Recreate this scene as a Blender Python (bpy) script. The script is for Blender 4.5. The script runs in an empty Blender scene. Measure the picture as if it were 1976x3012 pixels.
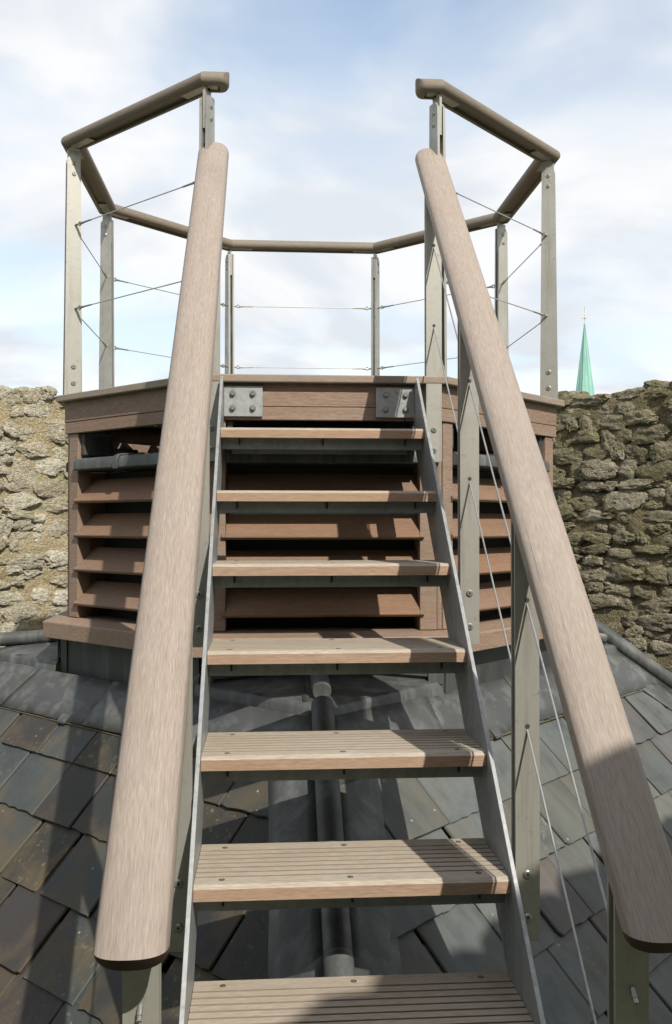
import bpy, bmesh, math, random
from mathutils import Vector, Matrix, noise as mn
R_ = math.radians
random.seed(7)
scene = bpy.context.scene
COL = scene.collection

# ------------------------------------------------------------------ camera
cd = bpy.data.cameras.new('camera'); cam = bpy.data.objects.new('camera', cd); COL.objects.link(cam)
cd.sensor_fit = 'VERTICAL'; cd.sensor_height = 36.0; cd.lens = 36.0 * 2800 / 3012
cd.clip_start = 0.05; cd.clip_end = 5000
cam.location = (-0.2018, -4.5386, -0.5597)
cam.rotation_euler = (math.pi / 2 + 0.0121, 0, -0.0711)
scene.camera = cam
scene.render.resolution_x = 672; scene.render.resolution_y = 1024

# ------------------------------------------------------------------ sky and sun
SUN = Vector((0.42, -1.0, 1.0)).normalized()           # towards the sun
w = bpy.data.worlds.new('World'); scene.world = w; w.use_nodes = True
nt = w.node_tree; nt.nodes.clear()
def wn(t, **kw):
    n = nt.nodes.new(t)
    for k, v in kw.items(): setattr(n, k, v)
    return n
out = wn('ShaderNodeOutputWorld'); bg = wn('ShaderNodeBackground'); bg.inputs[1].default_value = 0.098
sky = wn('ShaderNodeTexSky', sky_type='NISHITA', sun_disc=False)
sky.sun_elevation = math.asin(SUN.z); sky.sun_rotation = math.atan2(SUN.x, SUN.y)
sky.air_density = 1.0; sky.dust_density = 1.4; sky.ozone_density = 2.0
tc = wn('ShaderNodeTexCoord'); sep = wn('ShaderNodeSeparateXYZ'); nt.links.new(tc.outputs['Generated'], sep.inputs[0])
zc = wn('ShaderNodeMath', operation='MAXIMUM'); nt.links.new(sep.outputs[2], zc.inputs[0]); zc.inputs[1].default_value = 0.0
za = wn('ShaderNodeMath', operation='ADD'); nt.links.new(zc.outputs[0], za.inputs[0]); za.inputs[1].default_value = 0.22
comb = wn('ShaderNodeCombineXYZ')
for i in (0, 1):
    d = wn('ShaderNodeMath', operation='DIVIDE'); nt.links.new(sep.outputs[i], d.inputs[0]); nt.links.new(za.outputs[0], d.inputs[1])
    nt.links.new(d.outputs[0], comb.inputs[i])
def cloud(scale, detail, dist, lo, hi, off, sx=1.0):
    mp = wn('ShaderNodeMapping'); mp.inputs['Location'].default_value = off; mp.inputs['Scale'].default_value = (1, sx, 1)
    nt.links.new(comb.outputs[0], mp.inputs[0])
    n = wn('ShaderNodeTexNoise'); n.inputs['Scale'].default_value = scale; n.inputs['Detail'].default_value = detail
    n.inputs['Roughness'].default_value = 0.48; n.inputs['Distortion'].default_value = dist
    nt.links.new(mp.outputs[0], n.inputs['Vector'])
    r = wn('ShaderNodeMapRange', interpolation_type='SMOOTHSTEP'); r.inputs[1].default_value = lo; r.inputs[2].default_value = hi
    nt.links.new(n.outputs[0], r.inputs[0]); return r
c1 = cloud(0.9, 5, 0.5, 0.24, 0.62, (3.1, 0.7, 0)); c2 = cloud(2.6, 5, 0.3, 0.42, 0.70, (8.2, 4.4, 0), 1.0)
# haze towards the horizon, where clouds pile up
hz = wn('ShaderNodeMapRange'); hz.inputs[1].default_value = 0.02; hz.inputs[2].default_value = 0.5; hz.inputs[3].default_value = 1.0; hz.inputs[4].default_value = 0.0
nt.links.new(sep.outputs[2], hz.inputs[0])
m1 = wn('ShaderNodeMath', operation='MAXIMUM'); nt.links.new(c1.outputs[0], m1.inputs[0]); nt.links.new(hz.outputs[0], m1.inputs[1])
m1b = wn('ShaderNodeMath', operation='MULTIPLY_ADD'); nt.links.new(c2.outputs[0], m1b.inputs[0]); m1b.inputs[1].default_value = 0.65; nt.links.new(m1.outputs[0], m1b.inputs[2])
m1c = wn('ShaderNodeMath', operation='MULTIPLY', use_clamp=True); nt.links.new(m1b.outputs[0], m1c.inputs[0]); m1c.inputs[1].default_value = 0.9
shade = cloud(2.3, 5, 0.5, 0.40, 0.62, (1.3, 9.1, 0), 1.0)
cc = wn('ShaderNodeMix', data_type='RGBA'); cc.inputs[6].default_value = (8.7, 8.8, 8.9, 1); cc.inputs[7].default_value = (6.9, 7.35, 7.95, 1)
nt.links.new(shade.outputs[0], cc.inputs[0])
skyb = wn('ShaderNodeMix', data_type='RGBA', blend_type='MULTIPLY'); skyb.inputs[0].default_value = 1; skyb.inputs[7].default_value = (2.75, 2.45, 2.05, 1)
nt.links.new(sky.outputs[0], skyb.inputs[6])
mx = wn('ShaderNodeMix', data_type='RGBA')
nt.links.new(m1c.outputs[0], mx.inputs[0]); nt.links.new(skyb.outputs[2], mx.inputs[6]); nt.links.new(cc.outputs[2], mx.inputs[7])
nt.links.new(mx.outputs[2], bg.inputs[0]); nt.links.new(bg.outputs[0], out.inputs[0])
w.cycles.sampling_method = 'MANUAL'; w.cycles.sample_map_resolution = 512
sd = bpy.data.lights.new('sun', 'SUN'); sd.energy = 5.0; sd.angle = R_(0.53); sd.color = (1.0, 0.95, 0.87)
so = bpy.data.objects.new('sun', sd); COL.objects.link(so); so.rotation_euler = (-SUN).to_track_quat('-Z', 'Y').to_euler(); so.location = SUN * 30
vs = scene.view_settings; vs.view_transform = 'Standard'; vs.look = 'None'; vs.gamma = 1.0; vs.exposure = 0.2; vs.use_curve_mapping = False
scene.cycles.max_bounces = 5; scene.cycles.diffuse_bounces = 3; scene.cycles.glossy_bounces = 2
scene.cycles.use_adaptive_sampling = True; scene.cycles.adaptive_threshold = .02

# ------------------------------------------------------------------ material helpers
KA = .70
def sc(c): return tuple(x * KA for x in c)
def new_mat(name):
    m = bpy.data.materials.new(name); m.use_nodes = True
    t = m.node_tree; b = t.nodes['Principled BSDF']
    return m, t, b
class G:
    """tiny node-graph helper"""
    def __init__(s, t): s.t = t
    def n(s, typ, ins=None, **kw):
        nd = s.t.nodes.new(typ)
        for k, v in kw.items(): setattr(nd, k, v)
        for k, v in (ins or {}).items():
            if hasattr(v, 'links') or isinstance(v, bpy.types.NodeSocket): s.t.links.new(v, nd.inputs[k])
            else: nd.inputs[k].default_value = v
        return nd
    def coords(s, kind='Object', scale=(1, 1, 1), rnd=True, rot=(0, 0, 0)):
        tcn = s.n('ShaderNodeTexCoord'); v = tcn.outputs[kind]
        if rnd:
            oi = s.n('ShaderNodeObjectInfo'); mul = s.n('ShaderNodeVectorMath', {0: oi.outputs['Random'], 1: (37.0, 53.0, 71.0)}, operation='MULTIPLY')
            v = s.n('ShaderNodeVectorMath', {0: v, 1: mul.outputs[0]}, operation='ADD').outputs[0]
        return s.n('ShaderNodeMapping', {0: v, 'Scale': scale, 'Rotation': rot}).outputs[0]
    def noise(s, vec, scale, detail=4, rough=.55, dist=0.):
        return s.n('ShaderNodeTexNoise', {'Vector': vec, 'Scale': scale, 'Detail': detail, 'Roughness': rough, 'Distortion': dist}).outputs[0]
    def rng(s, v, lo, hi, a=0., b=1.):
        return s.n('ShaderNodeMapRange', {0: v, 1: lo, 2: hi, 3: a, 4: b}).outputs[0]
    def mix(s, f, a, b, blend='MIX'):
        nd = s.n('ShaderNodeMix', data_type='RGBA', blend_type=blend)
        for i, v in ((0, f), (6, a), (7, b)):
            if isinstance(v, bpy.types.NodeSocket): s.t.links.new(v, nd.inputs[i])
            elif i == 0: nd.inputs[i].default_value = v
            else: nd.inputs[i].default_value = (*v, 1) if len(v) == 3 else v
        return nd.outputs[2]
    def math(s, op, a, b=0.0, c=0.0, clamp=False):
        return s.n('ShaderNodeMath', {0: a, 1: b, 2: c}, operation=op, use_clamp=clamp).outputs[0]
    def rand(s): return s.n('ShaderNodeObjectInfo').outputs['Random']
    def bump(s, h, strength, dist): return s.n('ShaderNodeBump', {'Height': h, 'Strength': strength, 'Distance': dist}).outputs[0]
    def ramp(s, f, stops):
        nd = s.n('ShaderNodeValToRGB', {0: f}); cr = nd.color_ramp
        while len(cr.elements) < len(stops): cr.elements.new(0.5)
        for e, (p, c) in zip(cr.elements, stops): e.position = p; e.color = (*c, 1)
        return nd.outputs[0]

def wood(name, pale, brown, dark, grey=0.5, streak=1.0, rough=.62, bump=.25, fig=1.0):
    m, t, b = new_mat(name); g = G(t); pale, brown, dark = sc(pale), sc(brown), sc(dark)
    v1 = g.coords(scale=(7.0, 190, 190)); v2 = g.coords(scale=(.6, 8, 8)); v3 = g.coords(scale=(36, 620, 620)); v4 = g.coords(scale=(1.6, 2.2, 2.2))
    fine = g.noise(v1, 1.0, 3, .6, .25); broad = g.noise(v2, 1.0, 4, .6, .8); pore = g.noise(v3, 1.0, 1, .5); blot = g.noise(v4, 1.0, 4, .6)
    weather = g.rng(g.math('ADD', blot, g.math('MULTIPLY', g.math('SUBTRACT', g.rand(), .5), .5)), .30, .72)
    base = g.mix(g.math('MULTIPLY_ADD', weather, .45, grey - .25, clamp=True), brown, pale)
    base = g.mix(g.math('MULTIPLY', g.rng(broad, .48, .72), .45 * fig), base, brown)
    base = g.mix(g.math('MULTIPLY', g.rng(broad, .47, .30), .30 * fig), base, dark)
    chk = g.noise(g.coords(scale=(1.1, 260, 260)), 1.0, 2, .5)
    base = g.mix(g.math('MULTIPLY', g.rng(chk, .70, .76), .6), base, tuple(x * .5 for x in dark))
    base = g.mix(g.math('MULTIPLY', g.rng(fine, .45, .70), .36 * streak), base, dark)
    base = g.mix(g.math('MULTIPLY', g.rng(pore, .54, .68), .50 * streak), base, dark)
    base = g.mix(g.math('MULTIPLY', g.rng(pore, .44, .30), .40 * streak), base, tuple(min(1, x * 1.4) for x in pale))
    base = g.mix(g.math('MULTIPLY', g.rng(blot, .60, .76), .30), base, tuple(x * .7 for x in dark))
    t.links.new(base, b.inputs['Base Color'])
    b.inputs['Roughness'].default_value = rough; b.inputs['Specular IOR Level'].default_value = .3
    h = g.math('ADD', g.math('MULTIPLY', fine, .6), g.math('MULTIPLY', pore, .5))
    t.links.new(g.bump(h, bump, .002), b.inputs['Normal'])
    return m
def plain(name, col, rough=.6, metallic=0.):
    m, t, b = new_mat(name); g = G(t); v = g.coords()
    t.links.new(g.mix(g.noise(v, 12, 5, .6), tuple(c * .75 for c in col), tuple(c * 1.25 for c in col)), b.inputs['Base Color'])
    b.inputs['Roughness'].default_value = rough; b.inputs['Metallic'].default_value = metallic; return m
M = {}
M['rail_wood'] = wood('rail_wood', (.42, .358, .305), (.355, .278, .222), (.25, .195, .156), .76, .9, fig=.5)
M['guard_wood'] = wood('guard_wood', (.27, .235, .185), (.20, .15, .105), (.125, .095, .07), .7, .7, fig=.5)
M['tread_top'] = wood('tread_top', (.50, .44, .355), (.41, .325, .235), (.25, .195, .14), .80, .95, fig=.8)
M['tread_front'] = wood('tread_front', (.45, .345, .262), (.44, .275, .172), (.28, .17, .11), .42, .9, fig=.8)
M['cladding'] = wood('cladding', (.35, .272, .212), (.315, .192, .122), (.155, .10, .068), .55, 1.0, fig=1.1)
M['nosing_wood'] = wood('nosing_wood', (.37, .305, .245), (.31, .23, .165), (.19, .14, .105), .68, .8, fig=.6)
M['end_shade_wood'] = wood('end_shade_wood', (.10, .060, .038), (.09, .050, .028), (.05, .028, .016), .4, .6)  # dark brown puts the shade on the stair rails' end returns into their colour
M['groove_dirt'] = plain('groove_dirt', (.20, .152, .108), .9)
M['louvre_wood'] = wood('louvre_wood', (.265, .192, .142), (.285, .152, .080), (.12, .070, .043), .55, .85, fig=.9)

def metal(name, col, col2, stain, metallic, rough, spangle=0., stain_amt=.55, streak=(34, 34, 2.2)):
    m, t, b = new_mat(name); g = G(t)
    col, col2, stain = sc(col), sc(col2), sc(stain)
    v = g.coords(scale=(1, 1, 1)); vs_ = g.coords(scale=streak)
    n1 = g.noise(v, 9, 6, .65); n2 = g.noise(vs_, 1, 5, .6); n3 = g.noise(v, 45, 4, .6)
    c = g.mix(g.rng(n1, .35, .68), col, col2)
    if spangle:
        vo = g.n('ShaderNodeTexVoronoi', {'Vector': v, 'Scale': 75.0, 'Randomness': 1.0})
        c = g.mix(g.math('MULTIPLY', vo.outputs['Color'], spangle), c, tuple(x * 1.5 for x in col))
    c = g.mix(g.math('MULTIPLY', g.rng(n2, .52, .75), stain_amt), c, stain)
    c = g.mix(g.math('MULTIPLY', g.rng(n3, .62, .74), stain_amt * .8), c, tuple(x * .55 for x in stain))
    t.links.new(c, b.inputs['Base Color']); b.inputs['Metallic'].default_value = metallic
    t.links.new(g.rng(n1, .3, .7, rough - .08, rough + .12), b.inputs['Roughness'])
    t.links.new(g.bump(g.math('ADD', n3, g.math('MULTIPLY', n2, .6)), .12, .002), b.inputs['Normal'])
    return m
M['steel'] = metal('steel', (.55, .53, .465), (.43, .42, .37), (.24, .205, .145), .5, .42)
M['galv'] = metal('galv', (.47, .48, .475), (.33, .345, .34), (.21, .215, .20), .45, .42, .35, .5)
M['galv_dull'] = metal('galv_dull', (.30, .33, .32), (.22, .25, .24), (.14, .15, .12), .4, .5, .25, .5)
M['bolt'] = metal('bolt', (.48, .47, .42), (.40, .39, .34), (.2, .18, .14), .7, .33)
M['cable'] = metal('cable', (.55, .55, .53), (.42, .42, .40), (.25, .25, .24), .6, .35)
M['black'] = plain('socket_dark', (.03, .03, .028), .7)
M['screen'] = plain('screen_mesh', (.012, .012, .010), .85)
M['gap'] = plain('underlay', (.02, .02, .02), .9)

def lead(name, col, pale, stain):
    m, t, b = new_mat(name); g = G(t)
    col, pale, stain = sc(col), sc(pale), sc(stain)
    v = g.coords('Object', rnd=True); vz = g.coords('Object', (7, 7, 1.0))
    n1 = g.noise(v, 3.5, 7, .65, .4); n2 = g.noise(vz, 1.6, 6, .65, .3); n3 = g.noise(v, 26, 5, .6)
    c = g.mix(g.rng(n1, .35, .66), col, tuple(x * 1.45 for x in col))
    c = g.mix(g.math('MULTIPLY', g.rng(n2, .48, .72), .75), c, pale)
    c = g.mix(g.math('MULTIPLY', g.rng(g.noise(vz, .9, 6, .7, .5), .56, .72), .6), c, stain)
    c = g.mix(g.math('MULTIPLY', g.rng(n3, .66, .76), .4), c, pale)
    t.links.new(c, b.inputs['Base Color']); b.inputs['Metallic'].default_value = .15
    t.links.new(g.rng(n1, .3, .7, .46, .66), b.inputs['Roughness']); b.inputs['Specular IOR Level'].default_value = .35
    t.links.new(g.bump(g.math('ADD', g.math('MULTIPLY', n1, 2.0), n3), .22, .006), b.inputs['Normal'])
    return m
M['lead'] = lead('lead', (.074, .077, .075), (.235, .24, .23), (.145, .12, .055))
M['ochre'] = plain('ochre_edge', (.085, .066, .032), .8)
M['lead_dark'] = lead('lead_dark', (.050, .052, .052), (.14, .145, .14), (.085, .072, .04))

KS = .64
def slate_mat(name, stops, light, brown):
    m, t, b = new_mat(name); g = G(t)
    stops = [(p_, tuple(x * KS for x in c_)) for p_, c_ in stops]; light = tuple(x * KS for x in light)
    v = g.coords('Object', (1, 1, 1)); vs_ = g.coords('Object', (16, 4, 16))
    n1 = g.noise(v, 5, 6, .6, .3); n2 = g.noise(vs_, 1, 6, .65, .3); n3 = g.noise(v, 60, 4, .6)
    c = g.ramp(g.rand(), stops)
    c = g.mix(g.math('MULTIPLY', g.rng(n1, .44, .66), brown), c, (.098, .074, .042))
    c = g.mix(g.math('MULTIPLY', g.rng(n1, .46, .30), .6), c, (.030, .032, .028))
    c = g.mix(g.math('MULTIPLY', g.rng(n2, .48, .75), .35), c, tuple(x for x in light))
    c = g.mix(g.math('MULTIPLY', g.rng(n2, .50, .28), .45), c, (.038, .039, .036))
    # lichen crusts and specks, more on some slates than others
    amt = g.rng(g.math('FRACT', g.math('MULTIPLY', g.rand(), 13.7)), .62, 1.0, 0., .7)
    c = g.mix(g.math('MULTIPLY', g.rng(g.noise(v, 38, 5, .7), .585, .66), amt), c, (.19, .185, .14))
    vo = g.n('ShaderNodeTexVoronoi', {'Vector': v, 'Scale': 17.0}); dots = g.rng(vo.outputs['Distance'], .085, .055)
    c = g.mix(g.math('MULTIPLY', dots, g.math('MULTIPLY', g.rng(g.math('FRACT', g.math('MULTIPLY', g.rand(), 7.3)), .6, .7), .7)), c, (.30, .29, .26))
    t.links.new(c, b.inputs['Base Color'])
    t.links.new(g.rng(n1, .3, .7, .55, .78), b.inputs['Roughness']); b.inputs['Specular IOR Level'].default_value = .3
    t.links.new(g.bump(g.math('ADD', g.math('MULTIPLY', n2, 1.2), g.math('MULTIPLY', n3, .5)), .4, .004), b.inputs['Normal'])
    return m
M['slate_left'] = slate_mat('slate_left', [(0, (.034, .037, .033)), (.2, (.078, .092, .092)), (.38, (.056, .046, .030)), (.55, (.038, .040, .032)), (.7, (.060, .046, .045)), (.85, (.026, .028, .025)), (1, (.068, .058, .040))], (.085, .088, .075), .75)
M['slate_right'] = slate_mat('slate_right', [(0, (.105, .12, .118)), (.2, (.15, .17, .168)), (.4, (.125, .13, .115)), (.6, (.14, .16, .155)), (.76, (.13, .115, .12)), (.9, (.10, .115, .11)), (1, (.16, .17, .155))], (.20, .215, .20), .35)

def stone_mat(name, tones, moss, moss_amt, mortar=False, specks=.5):
    m, t, b = new_mat(name); g = G(t)
    v = g.coords('Generated' if False else 'Object', (1, 1, 1)); 
    tones = [(p_, sc(c_)) for p_, c_ in tones]; moss = sc(moss)
    geo = g.n('ShaderNodeNewGeometry').outputs['Position']
    vw = g.n('ShaderNodeVectorMath', {0: geo, 1: (1, 1, 1)}, operation='MULTIPLY').outputs[0]
    n1 = g.noise(vw, 7, 4, .65, .4); n2 = g.noise(vw, 34, 4, .7); n3 = g.noise(vw, 110, 2, .65); nb = g.noise(vw, 2.1, 3, .6)
    c = g.ramp(g.math('FRACT', g.math('MULTIPLY_ADD', n1, .35, g.rand())), tones) if not mortar else g.ramp(n1, tones)
    c = g.mix(g.math('MULTIPLY', g.rng(n2, .46, .68), .5), c, tuple(x * .55 for x in tones[0][1]))
    c = g.mix(g.math('MULTIPLY', g.rng(n2, .46, .30), .45), c, tuple(min(.8, x * 1.4) for x in tones[-1][1]))
    mo = g.math('MULTIPLY', g.rng(g.math('ADD', g.math('MULTIPLY', n1, .6), g.math('MULTIPLY', nb, .6)), .52, .72), moss_amt)
    c = g.mix(mo, c, moss)
    c = g.mix(g.math('MULTIPLY', g.rng(n3, .60, .74), specks), c, (.10, .085, .06))
    t.links.new(c, b.inputs['Base Color']); b.inputs['Roughness'].default_value = .92; b.inputs['Specular IOR Level'].default_value = .15
    vo = g.n('ShaderNodeTexVoronoi', {'Vector': vw, 'Scale': 55.0}); pit = g.rng(vo.outputs['Distance'], .0, .35)
    h = g.math('ADD', g.math('MULTIPLY', n2, 1.4), g.math('ADD', g.math('MULTIPLY', n3, .5), g.math('MULTIPLY', pit, .35)))
    t.links.new(g.bump(h, 1.0, .027), b.inputs['Normal'])
    return m
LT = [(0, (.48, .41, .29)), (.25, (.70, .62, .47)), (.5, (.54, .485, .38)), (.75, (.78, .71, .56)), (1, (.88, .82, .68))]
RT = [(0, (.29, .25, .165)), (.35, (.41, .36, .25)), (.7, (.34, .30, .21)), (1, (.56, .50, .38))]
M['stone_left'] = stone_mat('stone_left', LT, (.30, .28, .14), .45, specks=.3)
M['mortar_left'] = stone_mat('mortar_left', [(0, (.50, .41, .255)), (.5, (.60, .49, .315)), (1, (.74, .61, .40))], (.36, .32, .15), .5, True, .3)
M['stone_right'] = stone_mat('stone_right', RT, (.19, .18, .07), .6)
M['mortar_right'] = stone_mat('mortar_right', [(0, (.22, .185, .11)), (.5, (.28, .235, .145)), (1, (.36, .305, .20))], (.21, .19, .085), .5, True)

def copper():
    m, t, b = new_mat('copper'); g = G(t); v = g.coords('Object', (1, 1, .12), rnd=False)
    n = g.noise(v, 2.2, 5, .6)
    t.links.new(g.mix(g.rng(n, .3, .7), (.16, .34, .275), (.25, .44, .375)), b.inputs['Base Color']); b.inputs['Roughness'].default_value = .7
    return m
M['copper'] = copper()
M['tower_stone'] = plain('tower_stone', (.42, .37, .28), .9)
M['gilt'] = plain('gilt', (.55, .50, .38), .5)
M['ground'] = plain('ground_far', (.10, .12, .07), .95)

# ------------------------------------------------------------------ object helpers
def tag(o, label=None, cat=None, group=None, kind=None):
    for k, v in (('label', label), ('category', cat), ('group', group), ('kind', kind)):
        if v: o[k] = v
    return o
def empty(name, loc=(0, 0, 0), parent=None, mw=None):
    o = bpy.data.objects.new(name, None); COL.objects.link(o); o.empty_display_size = .1
    o.parent = parent
    if mw is not None: o.matrix_local = mw
    else: o.location = loc
    return o
def link(name, me, mats, parent=None, mw=None, smooth=False, bevel=0.):
    if not isinstance(me, bpy.types.Mesh): raise TypeError
    if not me.materials:
        for mm in (mats if isinstance(mats, (list, tuple)) else [mats]): me.materials.append(mm)
    if smooth:
        for p in me.polygons: p.use_smooth = True
    o = bpy.data.objects.new(name, me); COL.objects.link(o); o.parent = parent
    if mw is not None: o.matrix_local = mw
    if bevel:
        bv = o.modifiers.new('bevel', 'BEVEL'); bv.width = bevel; bv.segments = 2; bv.limit_method = 'ANGLE'; bv.angle_limit = R_(40)
    return o
def mesh(name, verts, faces, mi=None, autosmooth=None):
    me = bpy.data.meshes.new(name); me.from_pydata([tuple(v) for v in verts], [], faces); me.update()
    if mi:
        for p, i in zip(me.polygons, mi): p.material_index = i
    if autosmooth is not None:
        for p in me.polygons: p.use_smooth = True
        me.set_sharp_from_angle(angle=R_(autosmooth))
    return me
class MB:
    def __init__(s): s.v = []; s.f = []; s.m = []
    def add(s, v, f, mi=0):
        b = len(s.v); s.v += [Vector(x) for x in v]; s.f += [[b + i for i in q] for q in f]; s.m += [mi] * len(f); return s
    def box(s, x0, x1, y0, y1, z0, z1, mi=0):
        v = [(x, y, z) for z in (z0, z1) for y in (y0, y1) for x in (x0, x1)]
        return s.add(v, [(0, 2, 3, 1), (4, 5, 7, 6), (0, 1, 5, 4), (2, 6, 7, 3), (0, 4, 6, 2), (1, 3, 7, 5)], mi)
    def prism(s, poly, x0, x1, mit=0., mi=0):
        """polygon in (y,z) run along x; mit: extra length per unit y at both ends"""
        n = len(poly)
        v = [(x0 - p[0] * mit, *p) for p in poly] + [(x1 + p[0] * mit, *p) for p in poly]
        f = [(i, i + n, (i + 1) % n + n, (i + 1) % n) for i in range(n)] + [tuple(range(n)), tuple(reversed(range(n, 2 * n)))]
        return s.add(v, f, mi)
    def tube(s, pts, r, seg=8, cap=True, mi=0):
        pts = [Vector(p) for p in pts]; rr = r if isinstance(r, (list, tuple)) else [r] * len(pts)
        v = []; f = []
        for i, p in enumerate(pts):
            d = (pts[min(i + 1, len(pts) - 1)] - pts[max(i - 1, 0)]).normalized()
            a = d.cross(Vector((0, 0, 1)) if abs(d.z) < .95 else Vector((1, 0, 0))).normalized(); b = d.cross(a)
            v += [p + rr[i] * (math.cos(2 * math.pi * k / seg) * a + math.sin(2 * math.pi * k / seg) * b) for k in range(seg)]
        for i in range(len(pts) - 1):
            f += [(i * seg + k, i * seg + (k + 1) % seg, (i + 1) * seg + (k + 1) % seg, (i + 1) * seg + k) for k in range(seg)]
        if cap: f += [tuple(range(seg)), tuple(reversed(range((len(pts) - 1) * seg, len(pts) * seg)))]
        return s.add(v, f, mi)
    def me(s, name, fix=True, autosmooth=None):
        m = mesh(name, s.v, s.f, s.m)
        if fix:
            bm = bmesh.new(); bm.from_mesh(m); bmesh.ops.recalc_face_normals(bm, faces=bm.faces); bm.to_mesh(m); bm.free()
        if autosmooth is not None:
            for p in m.polygons: p.use_smooth = True
            m.set_sharp_from_angle(angle=R_(autosmooth))
        return m
def T(x, y, z): return Matrix.Translation((x, y, z))
def RZ(a): return Matrix.Rotation(a, 4, 'Z')
def frame(o, x, y, z):
    m = Matrix.Identity(4)
    for i, a in enumerate((x, y, z)):
        for j in range(3): m[j][i] = a[j]
    for j in range(3): m[j][3] = o[j]
    return m

# ================================================================== SETTING
# ---- ground far below the tower
me = mesh('ground', [(2500 * math.cos(a * math.pi / 16), 2500 * math.sin(a * math.pi / 16), -24) for a in range(32)], [tuple(range(32))])
tag(link('ground', me, M['ground']), kind='structure')

# ---- rubble walls ringing the roof (inner faces stand at |x|+|y| = DW)
DW = 4.9
def stone_variant(k):
    rnd = random.Random(100 + k)
    bm = bmesh.new(); bmesh.ops.create_icosphere(bm, subdivisions=4, radius=1)
    off = Vector((rnd.uniform(-90, 90), rnd.uniform(-90, 90), rnd.uniform(-90, 90)))
    e = rnd.uniform(3.2, 6.5); rough = rnd.uniform(.09, .22)
    cuts = [(Vector((rnd.uniform(-1, 1), rnd.uniform(-.5, .2), rnd.uniform(-1, 1))).normalized(), rnd.uniform(.78, 1.05)) for _ in range(5)]
    pits = [(Vector((rnd.uniform(-.8, .8), -1, rnd.uniform(-.8, .8))).normalized(), rnd.uniform(.10, .22), rnd.uniform(.08, .25)) for _ in range(rnd.choice((1, 2, 4, 6, 8)))]
    for v in bm.verts:
        p = v.co.normalized()
        q = p / (abs(p.x) ** e + abs(p.y) ** e + abs(p.z) ** e) ** (1 / e)
        for n_, d_ in cuts:
            s = q.dot(n_)
            if s > d_: q -= n_ * (s - d_) * .9
        n1 = mn.fractal(q * 1.5 + off, .8, 2.1, 4); n2 = mn.turbulence(q * 3.6 + off, 4, False)
        n3 = mn.turbulence(q * 9 + off, 3, True); q += p * (rough * n1 * 1.1 - rough * .9 * (n2 - .5) - .085 * (n3 - .4))
        for n_, r_, d_ in pits:
            a = (p - n_).length
            if a < r_: q -= p * d_ * (1 - (a / r_) ** 2)
        if q.y < -.55: q.y = -.55 + (q.y + .55) * .38
        v.co = q * .5
    m = bpy.data.meshes.new('stone_%02d' % k); bm.to_mesh(m); bm.free()
    for p in m.polygons: p.use_smooth = True
    m.set_sharp_from_angle(angle=R_(32))
    return m
STV = [stone_variant(k) for k in range(26)]
STV_R = [m.copy() for m in STV]
for m in STV: m.materials.append(M['stone_left'])
for m in STV_R: m.materials.append(M['stone_right'])
cam_mw = Matrix.Translation(cam.location) @ cam.rotation_euler.to_matrix().to_4x4()
cam_inv = cam_mw.inverted()
def pix(p):
    q = cam_inv @ Vector(p)
    if q.z > -.05: return (-9, -9)
    return (.5 + q.x / -q.z * 2800 / 1976, .5 - q.y / -q.z * 2800 / 3012)

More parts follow.
